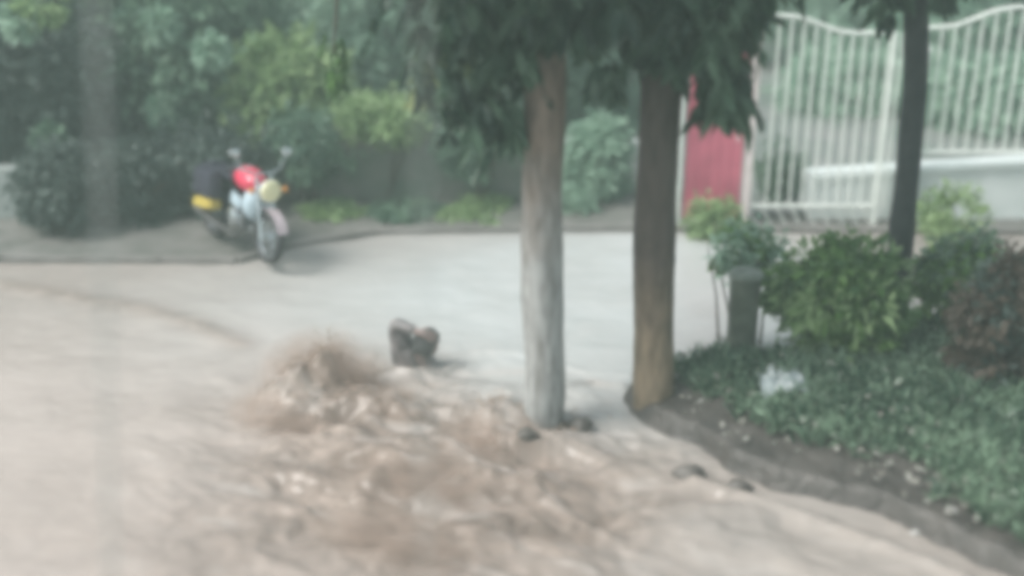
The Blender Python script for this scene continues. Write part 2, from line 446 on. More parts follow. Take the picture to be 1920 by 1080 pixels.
B.inputs['Roughness'].default_value = 0.25; B.inputs['IOR'].default_value = 1.33
n3 = N.new('ShaderNodeTexNoise'); n3.inputs['Scale'].default_value = 9; n3.inputs['Detail'].default_value = 5
mp = N.new('ShaderNodeMapping'); mp.inputs['Scale'].default_value = (1, 2.2, 1)
L.new(tcw.outputs['Object'], mp.inputs[0]); L.new(mp.outputs[0], n3.inputs['Vector'])
bp = N.new('ShaderNodeBump'); bp.inputs['Strength'].default_value = .28; bp.inputs['Distance'].default_value = .03
L.new(n3.outputs['Fac'], bp.inputs['Height']); L.new(bp.outputs[0], B.inputs['Normal'])
w = obj('flood_water', grid_mesh('flood_water', X, Y, Z, wm, {'silt_and_shade': silt_and_shade, 'pink': pink, 'far': far, 'foam': foam})); tag(w, kind='structure')
WX, WY, WZ = wx, wy, Z
def water_z(x, y):
    i = np.clip(np.searchsorted(WX, x), 0, len(WX) - 1); j = np.clip(np.searchsorted(WY, y), 0, len(WY) - 1); return float(WZ[j, i])

# spray and droplets thrown up by the gush
spray_m = mat('muddy_spray', (0.36, 0.28, 0.22, 1), (0.27, 0.20, 0.155, 1), rough=.3, scale=8)
sp = MB()
for i in range(900):
    px, py, s, hh = random.choice([(612, 720, .16, .30), (560, 750, .2, .2), (640, 730, .12, .30), (690, 760, .25, .12), (900, 790, .2, .08), (1010, 800, .2, .08)])
    x, y = gw(px, py); x += random.gauss(0, s); y += random.gauss(0, s * .8)
    z = water_z(x, y) + abs(random.gauss(0, hh * .28))
    r = random.choice([.003, .004, .005, .006, .007, .009]); 
    st = Vector((random.gauss(-.3, .4), random.gauss(0, .3), random.gauss(.8, .3))).to_track_quat('Z', 'Y').to_matrix()
    sp.ell((x, y, z), (r, r, r * random.uniform(1, 2.2)), st, n=7, m=5)
o = sp.build('water_spray', spray_m); tag(o, 'brown spray and droplets thrown up by the gushing floodwater', 'spray', kind='stuff')

mist_m = bpy.data.materials.new('brown_spray_mist'); mist_m.use_nodes = True
nt = mist_m.node_tree; N = nt.nodes; L = nt.links
for n_ in list(N):
    if n_.type != 'OUTPUT_MATERIAL': N.remove(n_)
outn = [n_ for n_ in N if n_.type == 'OUTPUT_MATERIAL'][0]
pv_ = N.new('ShaderNodeVolumePrincipled'); pv_.inputs['Color'].default_value = (.74, .62, .54, 1); pv_.inputs['Anisotropy'].default_value = .2
tcn = N.new('ShaderNodeTexCoord'); ln2 = N.new('ShaderNodeVectorMath'); ln2.operation = 'LENGTH'; L.new(tcn.outputs['Object'], ln2.inputs[0])
mrn = N.new('ShaderNodeMapRange'); mrn.interpolation_type = 'SMOOTHSTEP'; mrn.inputs[1].default_value = .15; mrn.inputs[2].default_value = .97; mrn.inputs[3].default_value = 1; mrn.inputs[4].default_value = 0
L.new(ln2.outputs['Value'], mrn.inputs[0])
nzn = N.new('ShaderNodeTexNoise'); nzn.inputs['Scale'].default_value = 2.6; nzn.inputs['Detail'].default_value = 5; L.new(tcn.outputs['Object'], nzn.inputs['Vector'])
mr2 = N.new('ShaderNodeMapRange'); mr2.inputs[1].default_value = .40; mr2.inputs[2].default_value = .66; mr2.inputs[3].default_value = .12; L.new(nzn.outputs['Fac'], mr2.inputs[0])
mun = N.new('ShaderNodeMath'); mun.operation = 'MULTIPLY'; L.new(mrn.outputs[0], mun.inputs[0]); L.new(mr2.outputs[0], mun.inputs[1])
mu2 = N.new('ShaderNodeMath'); mu2.operation = 'MULTIPLY'; mu2.inputs[1].default_value = 15.0; L.new(mun.outputs[0], mu2.inputs[0]); L.new(mu2.outputs[0], pv_.inputs['Density'])
L.new(pv_.outputs[0], outn.inputs['Volume'])
mb = MB(); mb.ell((0, 0, 0), (1, 1, 1), n=32, m=20)
mist = mb.build('spray_mist', mist_m); c_ = on_z(606, 735, 0); mist.location = (c_.x, c_.y, .16); mist.scale = (.60, .42, .46)
mist.location.z = .15
for (px_, py_, sx_, sy_, sz_) in [(770, 900, .75, .42, .17), (740, 1020, .7, .35, .16), (985, 800, .22, .2, .14), (520, 790, .5, .35, .22), (720, 780, .46, .3, .24), (900, 830, .4, .3, .16)]:
    m2_ = mist.copy(); COL.objects.link(m2_); c_ = on_z(px_, py_, 0); m2_.location = (c_.x, c_.y, .05); m2_.scale = (sx_, sy_, sz_); m2_.rotation_euler = (0, 0, -.4)
    tag(m2_, 'thin low brown spray drifting over the churning floodwater', 'spray mist', kind='stuff')
tag(mist, 'soft brown mist of spray hanging over the gushing water', 'spray mist', kind='stuff')

# ------------------------------------------------------------------ trees
def limb_path(p, d, n=5, wob=.06):
    pts = [Vector(p)]; d = Vector(d); step = d.length / n; u = d.normalized()
    for i in range(n):
        u = (u + Vector((random.gauss(0, wob), random.gauss(0, wob), random.gauss(.02, wob)))).normalized(); pts.append(pts[-1] + u * step)
    return pts

def compound_leaves(anchors, n_leaflets=11, rach=0.34, ll=0.12, lw=0.034, spread=.6):
    P = []; D = []; T = []
    for a in anchors:
        a = np.array(a); az = random.uniform(0, 6.283); dr = np.array([math.cos(az) * spread, math.sin(az) * spread, -0.55 - random.random() * .5])
        dr /= np.linalg.norm(dr); t0 = random.random(); L_ = rach * random.uniform(.6, 1.25)
        side = np.cross(dr, [0, 0, 1]); side /= np.linalg.norm(side) + 1e-9
        for k in range(n_leaflets):
            t = (k // 2 + 1) / (n_leaflets // 2 + 1); s = 1 if k % 2 else -1
            P.append(a + dr * L_ * t + np.array([0, 0, -.25 * L_ * t * t])); D.append(dr * .8 + side * s * .75 + np.array([0, 0, -.45]) + rng.normal(size=3) * .12); T.append(np.clip(t0 + .25 * (random.random() - .5), 0, 1))
    return np.array(P), np.array(D), np.array(T)

def near_tree(name, label, base_px, base_z, top_px, r0, r1, ztop, tm, crown, limbs, group='street trees rooted along the flooded road', flare=1.25, wobble=.012):
    bpt = on_z(*base_px, base_z); Yb = bpt.y
    tp = at_y(*top_px, Yb)
    root = empty(name, (bpt.x, bpt.y, base_z)); tag(root, label, 'tree', group)
    d = (tp - bpt) / (tp.z - bpt.z)
    zs = np.linspace(base_z - .4, ztop, 70); pts = []; rad = []
    for z in zs:
        p = bpt + d * (z - base_z); p = p + Vector((math.sin(z * 2.1 + Yb) * wobble, math.cos(z * 1.7) * wobble, 0)); pts.append(p)
        t = (z - base_z) / (ztop - base_z); rr = r0 + (r1 - r0) * t
        if z < base_z + .25: rr *= 1 + (flare - 1) * (1 - max(0, z - base_z) / .25) ** 2
        rad.append(rr * (1 + .025 * math.sin(z * 5 + Yb)))
    mb = MB(); mb.tube(pts, rad, n=30)
    for q_, v_ in enumerate(mb.v):
        ci = min(q_ // 30, len(pts) - 1); c0_ = pts[ci]; dv = Vector(v_) - c0_
        nv = mnoise.noise(Vector((v_[0] * 5, v_[1] * 5, v_[2] * 1.6))) * .09 + mnoise.noise(Vector((v_[0] * 16 + 7, v_[1] * 16, v_[2] * 3.5))) * .05 + mnoise.noise(Vector((v_[0] * 38, v_[1] * 38, v_[2] * 12))) * .025
        mb.v[q_] = tuple(c0_ + dv * (1 + nv))
    o = mb.build('trunk', tm); 
    # object-space Z of the trunk mesh is world Z
    attach(o, root)
    top = pts[-1]
    for (z0, dx, dy, dz) in limbs:
        p0 = bpt + d * (z0 - base_z); path = limb_path(p0, (dx, dy, dz))
        l = MB(); l.tube(path, list(np.linspace(r1 * .55, r1 * .16, len(path))), n=8); 
        lo = l.build('limb', M['bark']); attach(lo, root)
    Ps = []; Ds = []; Ts = []; anchors = []
    for (cc, rr, nc, per, cr_) in crown:
        P, D, T, C = clump_points(cc, rr, nc, per, cr_, .8); Ps.append(P); Ds.append(D); Ts.append(T)
        anchors += [tuple(c_ + rng.normal(size=3) * .08) for c_ in C for _ in range(3)]
    Pc, Dc, Tc = compound_leaves(anchors)
    P = np.concatenate(Ps + [Pc]); D = np.concatenate(Ds + [Dc]); T = np.concatenate(Ts + [Tc])
    me = leaf_mesh('crown', P, D, rng.uniform(.1, .19, len(P)), rng.uniform(.04, .065, len(P)), M['leaf_near'], T)
    obj('crown', me, root)
    return root, bpt

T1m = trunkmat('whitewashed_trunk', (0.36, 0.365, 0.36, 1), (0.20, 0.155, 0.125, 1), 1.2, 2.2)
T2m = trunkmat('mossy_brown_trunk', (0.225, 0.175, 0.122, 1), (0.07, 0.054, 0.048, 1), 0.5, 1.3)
b1 = on_z(1018, 800, 0.0); b2 = on_z(1222, 742, .12)
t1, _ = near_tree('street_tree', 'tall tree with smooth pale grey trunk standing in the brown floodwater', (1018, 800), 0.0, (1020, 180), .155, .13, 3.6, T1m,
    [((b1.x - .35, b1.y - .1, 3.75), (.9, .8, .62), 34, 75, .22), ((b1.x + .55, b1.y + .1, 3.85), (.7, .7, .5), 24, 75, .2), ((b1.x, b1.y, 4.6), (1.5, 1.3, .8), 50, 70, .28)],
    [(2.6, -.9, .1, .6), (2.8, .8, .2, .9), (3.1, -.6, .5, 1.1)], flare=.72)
rt = MB(); rt.tube([on_z(1040, 812, 0) + Vector((0, 0, -.15)), on_z(1040, 800, 0) + Vector((0, .02, .05)), at_y(1042, 745, b1.y), at_y(1040, 690, b1.y + .03), at_y(1032, 640, b1.y + .05)], [.06, .062, .055, .045, .02], n=12); rt.build('buttress', mat('dark_grey_bark', (.10, .10, .10, 1), (.06, .06, .06, 1), scale=8, bump=.5), t1)  # buttress bark is a darker grey than the trunk
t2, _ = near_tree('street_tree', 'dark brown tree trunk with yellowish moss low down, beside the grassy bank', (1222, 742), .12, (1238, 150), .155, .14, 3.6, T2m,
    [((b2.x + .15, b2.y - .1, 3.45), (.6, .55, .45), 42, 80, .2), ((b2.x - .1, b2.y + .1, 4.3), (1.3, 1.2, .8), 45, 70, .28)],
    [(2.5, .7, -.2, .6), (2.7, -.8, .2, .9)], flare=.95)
T3m = mat('slim_dark_bark', (0.032, 0.035, 0.040, 1), (0.016, 0.018, 0.022, 1), rough=.85, scale=9, bump=.5)
b3 = on_z(1686, 590, .15)
t3, _ = near_tree('street_tree', 'slim dark trunk rising behind the green bush in front of the white gate', (1686, 590), .15, (1716, 40), .105, .095, 3.8, T3m,
    [((b3.x + .0, b3.y - .1, 3.75), (.9, .8, .45), 34, 70, .22)], [(2.9, .6, 0, .5), (2.9, -.6, 0, .6)], flare=1.1, wobble=.02)

# hanging sprays of leaves that dip below the crowns (parts of their trees)
def sprays(root, spots, Yb, m, per=8, sp=.10, ll=(.12, .2), lw=(.045, .07)):
    anchors = []
    P0 = []
    for (px, py, n, s) in spots:
        for _ in range(n):
            p = at_y(px + random.gauss(0, s), py + random.gauss(0, s), Yb + random.gauss(0, .18)); anchors.append(tuple(p))
    P, D, T = compound_leaves(anchors, n_leaflets=per, rach=.16, spread=.55)
    me = leaf_mesh('hanging_leaves', P, D, rng.uniform(*ll, len(P)), rng.uniform(*lw, len(P)), m, T)
    return obj('hanging_leaves', me, root)
sprays(t1, [(930, 175, 20, 30), (960, 90, 26, 34), (880, 60, 16, 40), (850, 130, 9, 30), (985, 30, 26, 34), (900, 0, 18, 44), (820, 10, 11, 44), (920, 235, 4, 16), (870, 200, 4, 20), (1110, -15, 26, 30), (1135, 130, 12, 12), (1080, -10, 30, 34), (950, 200, 8, 14)], b1.y - .1, M['leaf_near'])
sprays(t1, [(822, 92, 16, 20), (800, 120, 6, 20), (840, 110, 6, 18)], b1.y + .3, M['leaf_yellow'], per=6, ll=(.06, .11), lw=(.04, .06))
sprays(t2, [(1250, 10, 60, 34), (1330, 20, 60, 34), (1370, 70, 24, 22), (1330, 80, 24, 20), (1370, 140, 12, 14), (1335, 180, 5, 10), (1250, 60, 30, 20), (1200, 0, 26, 26), (1390, 0, 24, 18), (1390, 170, 6, 10)], b2.y - .22, M['leaf_near'])
sprays(t3, [(1690, -40, 14, 26), (1760, -36, 10, 20), (1640, -50, 12, 24)], b3.y - .1, M['leaf_near'])

# ------------------------------------------------------------------ background trees and shrubs
def bg_tree(name, label, cat, cx_px, cy_px, Yb, rx, rz, m, nclump, per, crad, leaf=(.12, .22), group=None, trunk_r=.09, hang=None, ry=None):
    c_ = at_y(cx_px, cy_px, Yb); gz = float(terr(np.array([c_.x]), np.array([Yb]))[0])
    root = empty(name, (c_.x, Yb, gz)); tag(root, label, cat, group)
    P, D, T, C = clump_points(c_, (rx, ry or min(rx, 1.1), rz), nclump, per, crad, .9)
    P[:, 2] = np.maximum(P[:, 2], gz + .05)
    me = leaf_mesh('crown' if cat == 'tree' else 'foliage', P, D, rng.uniform(leaf[0], leaf[1], len(P)), rng.uniform(leaf[0] * .38, leaf[1] * .42, len(P)), m, T)
    obj('crown' if cat == 'tree' else 'foliage', me, root)
    mb = MB(); nm = 'trunk' if cat == 'tree' else 'stem'
    if cat == 'tree':
        pts = [Vector((c_.x + .04 * math.sin(k * 1.3), Yb + .04 * math.cos(k), gz - .15 + (c_.z + rz * .5 - gz) * k / 6)) for k in range(7)]
        mb.tube(pts, list(np.linspace(trunk_r, trunk_r * .5, 7)), n=10)
        for k in range(5):
            p = limb_path((c_.x, Yb, c_.z - rz * .4 + k * .2 * rz), (random.uniform(-1, 1) * rx * .7, random.uniform(-.5, .5), rz * .5))
            mb.tube(p, list(np.linspace(trunk_r * .45, .012, len(p))), n=6)
    else:
        for k in range(7):
            p = limb_path((c_.x + random.uniform(-.1, .1), Yb + random.uniform(-.1, .1), gz - .05), (random.uniform(-.8, .8) * rx, random.uniform(-.4, .4), (c_.z - gz) + rz * .4))
            mb.tube(p, list(np.linspace(.02, .006, len(p))), n=6)
    o_ = mb.build(nm, M['bark'] if cat == 'tree' else M['twig']); attach(o_, root)
    BGT.append(root)
    return root

G1 = 'trees and shrubs beyond the flooded road'
BGT = []
bg_tree('broadleaf_tree', 'dark broadleaf tree filling the far left edge behind the road', 'tree', 30, 190, 14.2, 1.3, 1.5, M['leaf_dark'], 150, 60, .34, group=G1)
bg_tree('broadleaf_tree', 'green tree behind the road, between far left tree and motorcycle', 'tree', 210, 60, 15.6, 1.3, 1.6, M['leaf_far'], 150, 60, .36, group=G1)
bg_tree('broadleaf_tree', 'dull green tree standing directly above the motorcycle', 'tree', 395, 110, 15.0, 1.15, 1.3, M['leaf_far'], 130, 60, .34, group=G1)
bg_tree('broadleaf_tree', 'light yellow green tree right of the motorcycle, above the grey wall end', 'tree', 540, 175, 14.3, .62, .62, M['leaf_light'], 90, 60, .28, group=G1)
bg_tree('broadleaf_tree', 'grey green tree behind the middle of the grey wall', 'tree', 730, 60, 17.0, 1.5, 1.7, M['leaf_pale'], 130, 60, .36, group=G1)
bg_tree('broadleaf_tree', 'green tree behind the grey wall and the pale trunk', 'tree', 960, 60, 16.5, 1.4, 1.6, M['leaf_far'], 130, 60, .36, group=G1)
bg_tree('broadleaf_tree', 'pale green tree glimpsed between the pale and the brown trunks', 'tree', 1140, 180, 17.5, 1.0, 1.6, M['leaf_pale'], 110, 60, .36, group=G1)
bg_tree('broadleaf_tree', 'tree with grey green leaves far behind the white gate', 'tree', 1560, -20, 21.5, 1.9, 1.3, M['leaf_pale'], 130, 60, .45, group=G1)
bg_tree('broadleaf_tree', 'bright green tree behind the white railing at far right', 'tree', 1860, 60, 19.5, 1.8, 1.6, M['leaf_pale'], 150, 60, .42, group=G1)
bg_tree('broadleaf_tree', 'tall dark tree at the back above the light green tree', 'tree', 560, -60, 19.0, 2.0, 2.0, M['leaf_far'], 150, 60, .45, group=G1)
bg_tree('broadleaf_tree', 'tall green tree at the back behind the far left trees', 'tree', 60, -120, 18.5, 2.3, 2.1, M['leaf_far'], 160, 60, .45, group=G1)
bg_tree('shrub', 'dark rounded shrub on the verge at left, narrowing towards the road', 'shrub', 110, 345, 12.3, .42, .52, M['leaf_dark'], 60, 55, .17, leaf=(.07, .13), group=G1)
bg_tree('shrub', 'low dark shrub just left of the motorcycle', 'shrub', 268, 345, 12.9, .6, .5, M['leaf_dark'], 60, 55, .18, leaf=(.07, .13), group=G1)
bg_tree('shrub', 'dark shrub behind the motorcycle seat and tank', 'shrub', 400, 320, 13.0, .75, .5, M['leaf_dark'], 70, 55, .18, leaf=(.07, .13), group=G1)
bg_tree('shrub', 'pale green shrub spilling over the top of the grey wall', 'shrub', 720, 222, 13.5, .55, .26, M['leaf_light'], 44, 50, .15, leaf=(.07, .13), group=G1)
bg_tree('shrub', 'dark green climber over the grey wall just left of the pale trunk', 'shrub', 900, 270, 13.25, .50, .34, M['leaf_far'], 40, 50, .16, leaf=(.07, .13), group=G1)
bg_tree('shrub', 'dull green climber on the grey wall end behind the motorcycle headlamp', 'shrub', 575, 275, 13.25, .52, .36, M['leaf_far'], 40, 50, .16, leaf=(.07, .13), group=G1)
bg_tree('shrub', 'dark green shrub in the courtyard behind the left end of the white gate', 'shrub', 1462, 318, 13.3, .26, .28, M['leaf_far'], 26, 45, .13, leaf=(.06, .11), group=G1)
bg_tree('shrub', 'grey green hedge bush at the back of the courtyard behind the gate', 'shrub', 1600, 165, 18.0, 1.3, .8, M['leaf_pale'], 80, 50, .3, leaf=(.12, .2), group=G1)
bg_tree('shrub', 'bright green hedge bush at the back of the courtyard behind the railing', 'shrub', 1860, 190, 17.0, 1.2, .7, M['leaf_pale'], 80, 50, .3, leaf=(.12, .2), group=G1)
for (px, py, Yv, rx, rz, m, lab) in [(620, 420, 12.9, .35, .14, 'leaf_light', 'low light green plant at the foot of the grey wall, nearest the motorcycle'),
        (760, 412, 12.9, .45, .13, 'leaf_far', 'low dull green plant at the foot of the grey wall, middle of the row'),
        (890, 402, 12.95, .5, .14, 'leaf_light', 'low light green plant at the wall foot just left of the pale trunk'),
        (1075, 385, 13.0, .22, .16, 'leaf_pale', 'small pale plant at the road edge between the two trunks'),
        (1335, 410, 12.2, .22, .30, 'leaf_light', 'yellow green sapling in front of the red door'),
        (1785, 405, 11.9, .34, .32, 'leaf_light', 'yellow green shrub in front of the white wall right of the slim trunk')]:
    bg_tree('verge_plant', lab, 'plant', px, py, Yv, rx, rz, M[m], 22, 45, .12, leaf=(.06, .11), group='small plants along the far road edge')

def patch(px, py, Yp_, r, m, name_part, root, n=170):  # leaf clump added to imitate an out-of-focus disc of light
    c_ = at_y(px, py, Yp_); d = rng.normal(size=(n, 3)); d /= np.linalg.norm(d, axis=1, keepdims=True)
    P = np.array(c_) + d * r * rng.random((n, 1)) ** .4; D = d + np.array([0, -.2, -.3])
    obj(name_part, leaf_mesh(name_part, P, D, rng.uniform(.09, .15, n), rng.uniform(.05, .08, n), M[m]), root)
far_left, second, third = BGT[0], BGT[1], BGT[2]
patch(300, 45, 13.9, .17, 'leaf_pale', 'light_disc_leaves', second); patch(395, 95, 13.7, .17, 'leaf_pale', 'light_disc_leaves', third); patch(305, 205, 13.8, .15, 'leaf_pale', 'light_disc_leaves', third)
patch(95, 262, 13.0, .15, 'leaf_far', 'light_disc_leaves', far_left); patch(40, 35, 12.9, .2, 'leaf_pale', 'light_disc_leaves', far_left); patch(75, 5, 12.9, .25, 'leaf_light', 'light_disc_leaves', far_left)
bg_tree('shrub', 'pale green shrub low behind the road, seen between the two trunks', 'shrub', 1120, 300, 13.6, .45, .5, M['leaf_pale'], 50, 50, .17, leaf=(.08, .14), group=G1)
# dark hanging twig seen in front of the light green tree
tw = empty('hanging_branch', at_y(630, -40, 9.0)); tag(tw, 'slender dark green leafy branch hanging in front of the light green tree', 'branch')
bp0 = [at_y(640, -260, 9.0), at_y(640, -100, 9.0), at_y(632, 0, 9.0), at_y(626, 90, 9.0), at_y(630, 170, 9.0)]
mb = MB(); mb.tube(bp0, [.02, .015, .012, .008, .004], n=7); mb.build('twig', M['twig'], tw)
an = [tuple(at_y(random.gauss(628, 12), random.uniform(55, 150), 9.0 + random.gauss(0, .06))) for _ in range(16)]
P, D, T = compound_leaves(an, n_leaflets=8, rach=.12, spread=.3)
obj('leaves', leaf_mesh('leaves', P, D, rng.uniform(.06, .1, len(P)), rng.uniform(.03, .04, len(P)), M['leaf_bush'], T * .4), tw)

# ------------------------------------------------------------------ walls beyond the road
def wall(name, label, px0, px1, Yw, ztop, m, th=.2, capm=None, zb=-.2, ztop2=None):
    a = at_y(px0, 400, Yw); b_ = at_y(px1, 400, Yw)
    zt2 = ztop if ztop2 is None else ztop2
    root = empty(name, ((a.x + b_.x) / 2, Yw, 0)); tag(root, label, 'wall')
    mb = MB(); n = 24
    vs = []; fs = []
    for i in range(n + 1):
        t = i / n; x = a.x + (b_.x - a.x) * t; zt = ztop + (zt2 - ztop) * t
        vs += [(x, Yw, zb), (x, Yw + th, zb), (x, Yw + th, zt), (x, Yw, zt)]
    for i in range(n):
        for k_ in range(4):
            fs.append([i * 4 + k_, i * 4 + (k_ + 1) % 4, (i + 1) * 4 + (k_ + 1) % 4, (i + 1) * 4 + k_])
    fs += [[0, 1, 2, 3], [n * 4 + k_ for k_ in range(4)]]
    mb.add(vs, fs); mb.build('wall_body', m, root, smooth=False)
    if capm:
        cp = MB(); vs = []; fs = []
        for i in range(n + 1):
            t = i / n; x = a.x - .01 + (b_.x - a.x + .02) * t; zt = ztop + (zt2 - ztop) * t + .003
            vs += [(x, Yw - .04, zt), (x, Yw + th + .04, zt), (x, Yw + th + .04, zt + .07), (x, Yw - .04, zt + .07)]
        for i in range(n):
            for k_ in range(4):
                fs.append([i * 4 + k_, i * 4 + (k_ + 1) % 4, (i + 1) * 4 + (k_ + 1) % 4, (i + 1) * 4 + k_])
        fs += [[0, 1, 2, 3], [n * 4 + k_ for k_ in range(4)]]
        cp.add(vs, fs); cp.build('coping', capm, root, smooth=False)
    return root
wall('garden_wall', 'low weathered grey wall with green stains behind the road, left of pale trunk', 500, 985, 13.4, .92, M['wallgrey'])
wall('garden_wall', 'low pale grey wall end beside the dark shrub at the far left', -700, 62, 12.7, .62, M['wallpale'])
wall('garden_wall', 'dark grey wall behind the shrubs and motorcycle at left', 64, 496, 13.6, .55, M['wallgrey'])
wall('garden_wall', 'pale wall between the brown trunk and the pale trunk', 990, 1255, 14.4, .5, M['wallpale'])

# ------------------------------------------------------------------ gate, red door, railing
YG = 12.55
def gx(px): return at_y(px, 250, YG).x
def gz(py, px=1500): return at_y(px, py, YG).z
def post(name, label, px, py_top, r, m, Yp=YG, cap=True):
    x = at_y(px, 300, Yp).x; zt = at_y(px, py_top, Yp).z
    root = empty(name, (x, Yp, .05)); tag(root, label, 'post', 'painted gate posts')
    mb = MB(); mb.box((x, Yp, (zt - .1) / 2), (r * 2, r * 2, zt + .1), bevel=.006); mb.build('shaft', m, root, smooth=False)
    c_ = MB(); c_.lathe([(r * 1.5, 0), (r * 1.6, .02), (r * 1.1, .035), (r * .9, .07), (r * .3, .09)], (x, Yp, zt + .003)); c_.build('cap', m, root)
    return root
# red door
rd = empty('red_door', (gx(1340), YG, .05)); tag(rd, 'faded red metal door between two white posts, left of the white gate', 'door')
x0, x1 = gx(1288), gx(1396); zt = gz(-10)
mb = MB(); vs = []; fs = []; n = 60
for i in range(n + 1):
    x = x0 + (x1 - x0) * i / n; yy = YG + .0015 * max(-1, min(1, 2.2 * math.sin(i / n * 2 * math.pi * 5)))
    vs += [(x, yy, .09), (x, yy, zt), (x, yy + .03, .09), (x, yy + .03, zt)]
for i in range(n):
    a = i * 4; fs += [[a, a + 4, a + 5, a + 1], [a + 2, a + 3, a + 7, a + 6], [a + 1, a + 5, a + 7, a + 3], [a, a + 2, a + 6, a + 4]]
fs += [[0, 1, 3, 2], [n * 4, n * 4 + 2, n * 4 + 3, n * 4 + 1]]
mb.add(vs, fs); mb.build('door_sheet', M['red'], rd)
fr = MB()
for z in (.13, zt * .52, zt - .05): fr.box(((x0 + x1) / 2, YG - .032, z), (x1 - x0 - .02, .03, .06), bevel=.004)
fr.build('cross_rail', M['red'], rd, smooth=False)
hd = MB(); hd.tube([(x1 - .08, YG - .03, 1.0), (x1 - .08, YG - .07, 1.0), (x1 - .08, YG - .07, 1.14), (x1 - .08, YG - .03, 1.14)], .008, n=8); hd.build('handle', M['white'], rd)
post('gate_post', 'white post on the left side of the red door, beside the brown trunk', 1273, 70, .03, M['white'])
post('gate_post', 'pinkish white post between the red door and the white gate', 1405, 70, .036, M['whitepink'])
post('gate_post', 'white gate post half hidden behind the slim dark trunk', 1706, 95, .06, M['white'])

def railing(name, label, top_px, zbot, bar_pxs, Yr, cat, lower=None, r=.012, frame=True, side=(True, True)):
    pts = [at_y(px, py, Yr) for px, py in top_px]
    # smooth the top curve
    cx_ = np.array([p.x for p in pts]); cz = np.array([p.z for p in pts])
    from_x = np.linspace(cx_[0], cx_[-1], 60)
    zz = np.interp(from_x, cx_, cz); kern = np.ones(7) / 7; zz = np.convolve(np.pad(zz, 3, mode='edge'), kern, 'valid')
    root = empty(name, ((cx_[0] + cx_[-1]) / 2, Yr, zbot)); tag(root, label, cat)
    mb = MB(); mb.tube([(x, Yr, z) for x, z in zip(from_x, zz)], .021, n=8); mb.build('top_rail', M['white'], root)
    mb = MB(); mb.tube([(cx_[0], Yr, zbot), (cx_[-1], Yr, zbot)], .02, n=8); mb.build('bottom_rail', M['white'], root)
    for s, e in ((0, side[0]), (-1, side[1])):
        if e:
            mb = MB(); mb.tube([(cx_[s], Yr, zbot - (.28 if lower else 0)), (cx_[s], Yr, zz[s])], .024, n=8); mb.build('stile', M['white'], root)
    for px in bar_pxs:
        x = at_y(px, 250, Yr).x; zt_ = float(np.interp(x, from_x, zz))
        mb = MB(); mb.tube([(x, Yr, zbot), (x, Yr, (zbot + zt_) / 2), (x, Yr, zt_)], r, n=8); mb.build('bar', M['white'], root)
    if lower:
        zb = zbot - .26
        mb = MB(); mb.tube([(cx_[0], Yr, zb), (cx_[-1], Yr, zb)], .02, n=8); mb.build('foot_rail', M['white'], root)
        nd = lower; dx = (cx_[-1] - cx_[0]) / nd
        for i in range(nd):
            mb = MB(); xa = cx_[0] + dx * i
            mb.tube([(xa + .02, Yr, zbot - .01), (xa + dx, Yr, zb + .01)], .012, n=6); mb.build('brace', M['white'], root)
    return root
railing('white_gate', 'white metal gate with vertical bars and a dipping curved top rail', [(1424, 30), (1492, 30), (1530, 42), (1570, 58), (1600, 62), (1680, 62)], gz(386), [1446 + 22.6 * i for i in range(11)], YG, 'gate', lower=9)
railing('white_railing', 'white railing with rising top rail on the low white wall at right', [(1738, 52), (1790, 50), (1830, 34), (1870, 18), (1920, 12), (2100, 10)], at_y(1800, 286, YG).z, [1742 + 24 * i for i in range(15)], YG + .02, 'railing', side=(True, True))
YW = YG + .16
zt_w = at_y(1560, 338, YW).z; zt_w2 = at_y(1920, 296, YW).z
wall('parapet_wall', 'low white wall behind the gate, carrying the white railing', 1515, 2300, YW, zt_w, M['concrete'], th=.22, capm=M['concrete'], ztop2=zt_w2 + .05)

# ------------------------------------------------------------------ short post and stump details
sp_ = on_z(1386, 688, .1)
root = empty('stone_post', (sp_.x, sp_.y, .0)); tag(root, 'short mossy grey post with pale top between brown trunk and green bush', 'post')
mossy = mat('mossy_stone', (0.10, 0.115, 0.09, 1), (0.05, 0.06, 0.045, 1), rough=.9, scale=6, bump=.6)
ph = at_y(1386, 512, sp_.y).z
mb = MB(); mb.lathe([(.135, -.25), (.125, .1), (.118, ph * .5), (.122, ph - .06), (.13, ph - .03)], (sp_.x, sp_.y, 0), n=20)
mb.build('shaft', mossy, root)
mb = MB(); mb.lathe([(.138, 0), (.14, .02), (.12, .045), (.05, .055)], (sp_.x, sp_.y, ph - .027), n=20); mb.build('cap', mat('pale_lichen_cap', (.19, .22, .19, 1), (.10, .12, .10, 1), scale=12), root)

# ------------------------------------------------------------------ bushes on the bank
def bush(name, label, px, py, dY, rx, rz, mlist, base_px, nclump=70, per=60, crad=.15, leaf=(.06, .11), stems=9):
    bpt = on_z(*base_px, .12); Yb = bpt.y + dY
    c_ = at_y(px, py, Yb); z0 = bank_z(bpt.x, bpt.y)
    root = empty(name, (bpt.x, Yb, z0)); tag(root, label, 'bush', 'bushes on the grassy bank')
    mb = MB()
    for k_ in range(stems):
        p = limb_path((bpt.x + random.gauss(0, .08), Yb + random.gauss(0, .06), z0 - .08), ((c_.x - bpt.x) + random.uniform(-.8, .8) * rx, random.uniform(-.5, .5) * rx, (c_.z - z0) + rz * random.uniform(.2, .7)))
        mb.tube(p, list(np.linspace(.016, .004, len(p))), n=6)
    o_ = mb.build('stems', M['twig']); attach(o_, root)
    for i, (m, frac) in enumerate(mlist):
        P, D, T, C = clump_points(c_, (rx, rx * .8, rz), int(nclump * frac), per, crad, .85)
        keep = P[:, 2] > z0 - .02; P, D, T = P[keep], D[keep], T[keep]
        me = leaf_mesh('foliage', P, D, rng.uniform(leaf[0], leaf[1], len(P)), rng.uniform(leaf[0] * .4, leaf[1] * .45, len(P)), M[m], T)
        obj('foliage', me, root)
    return root
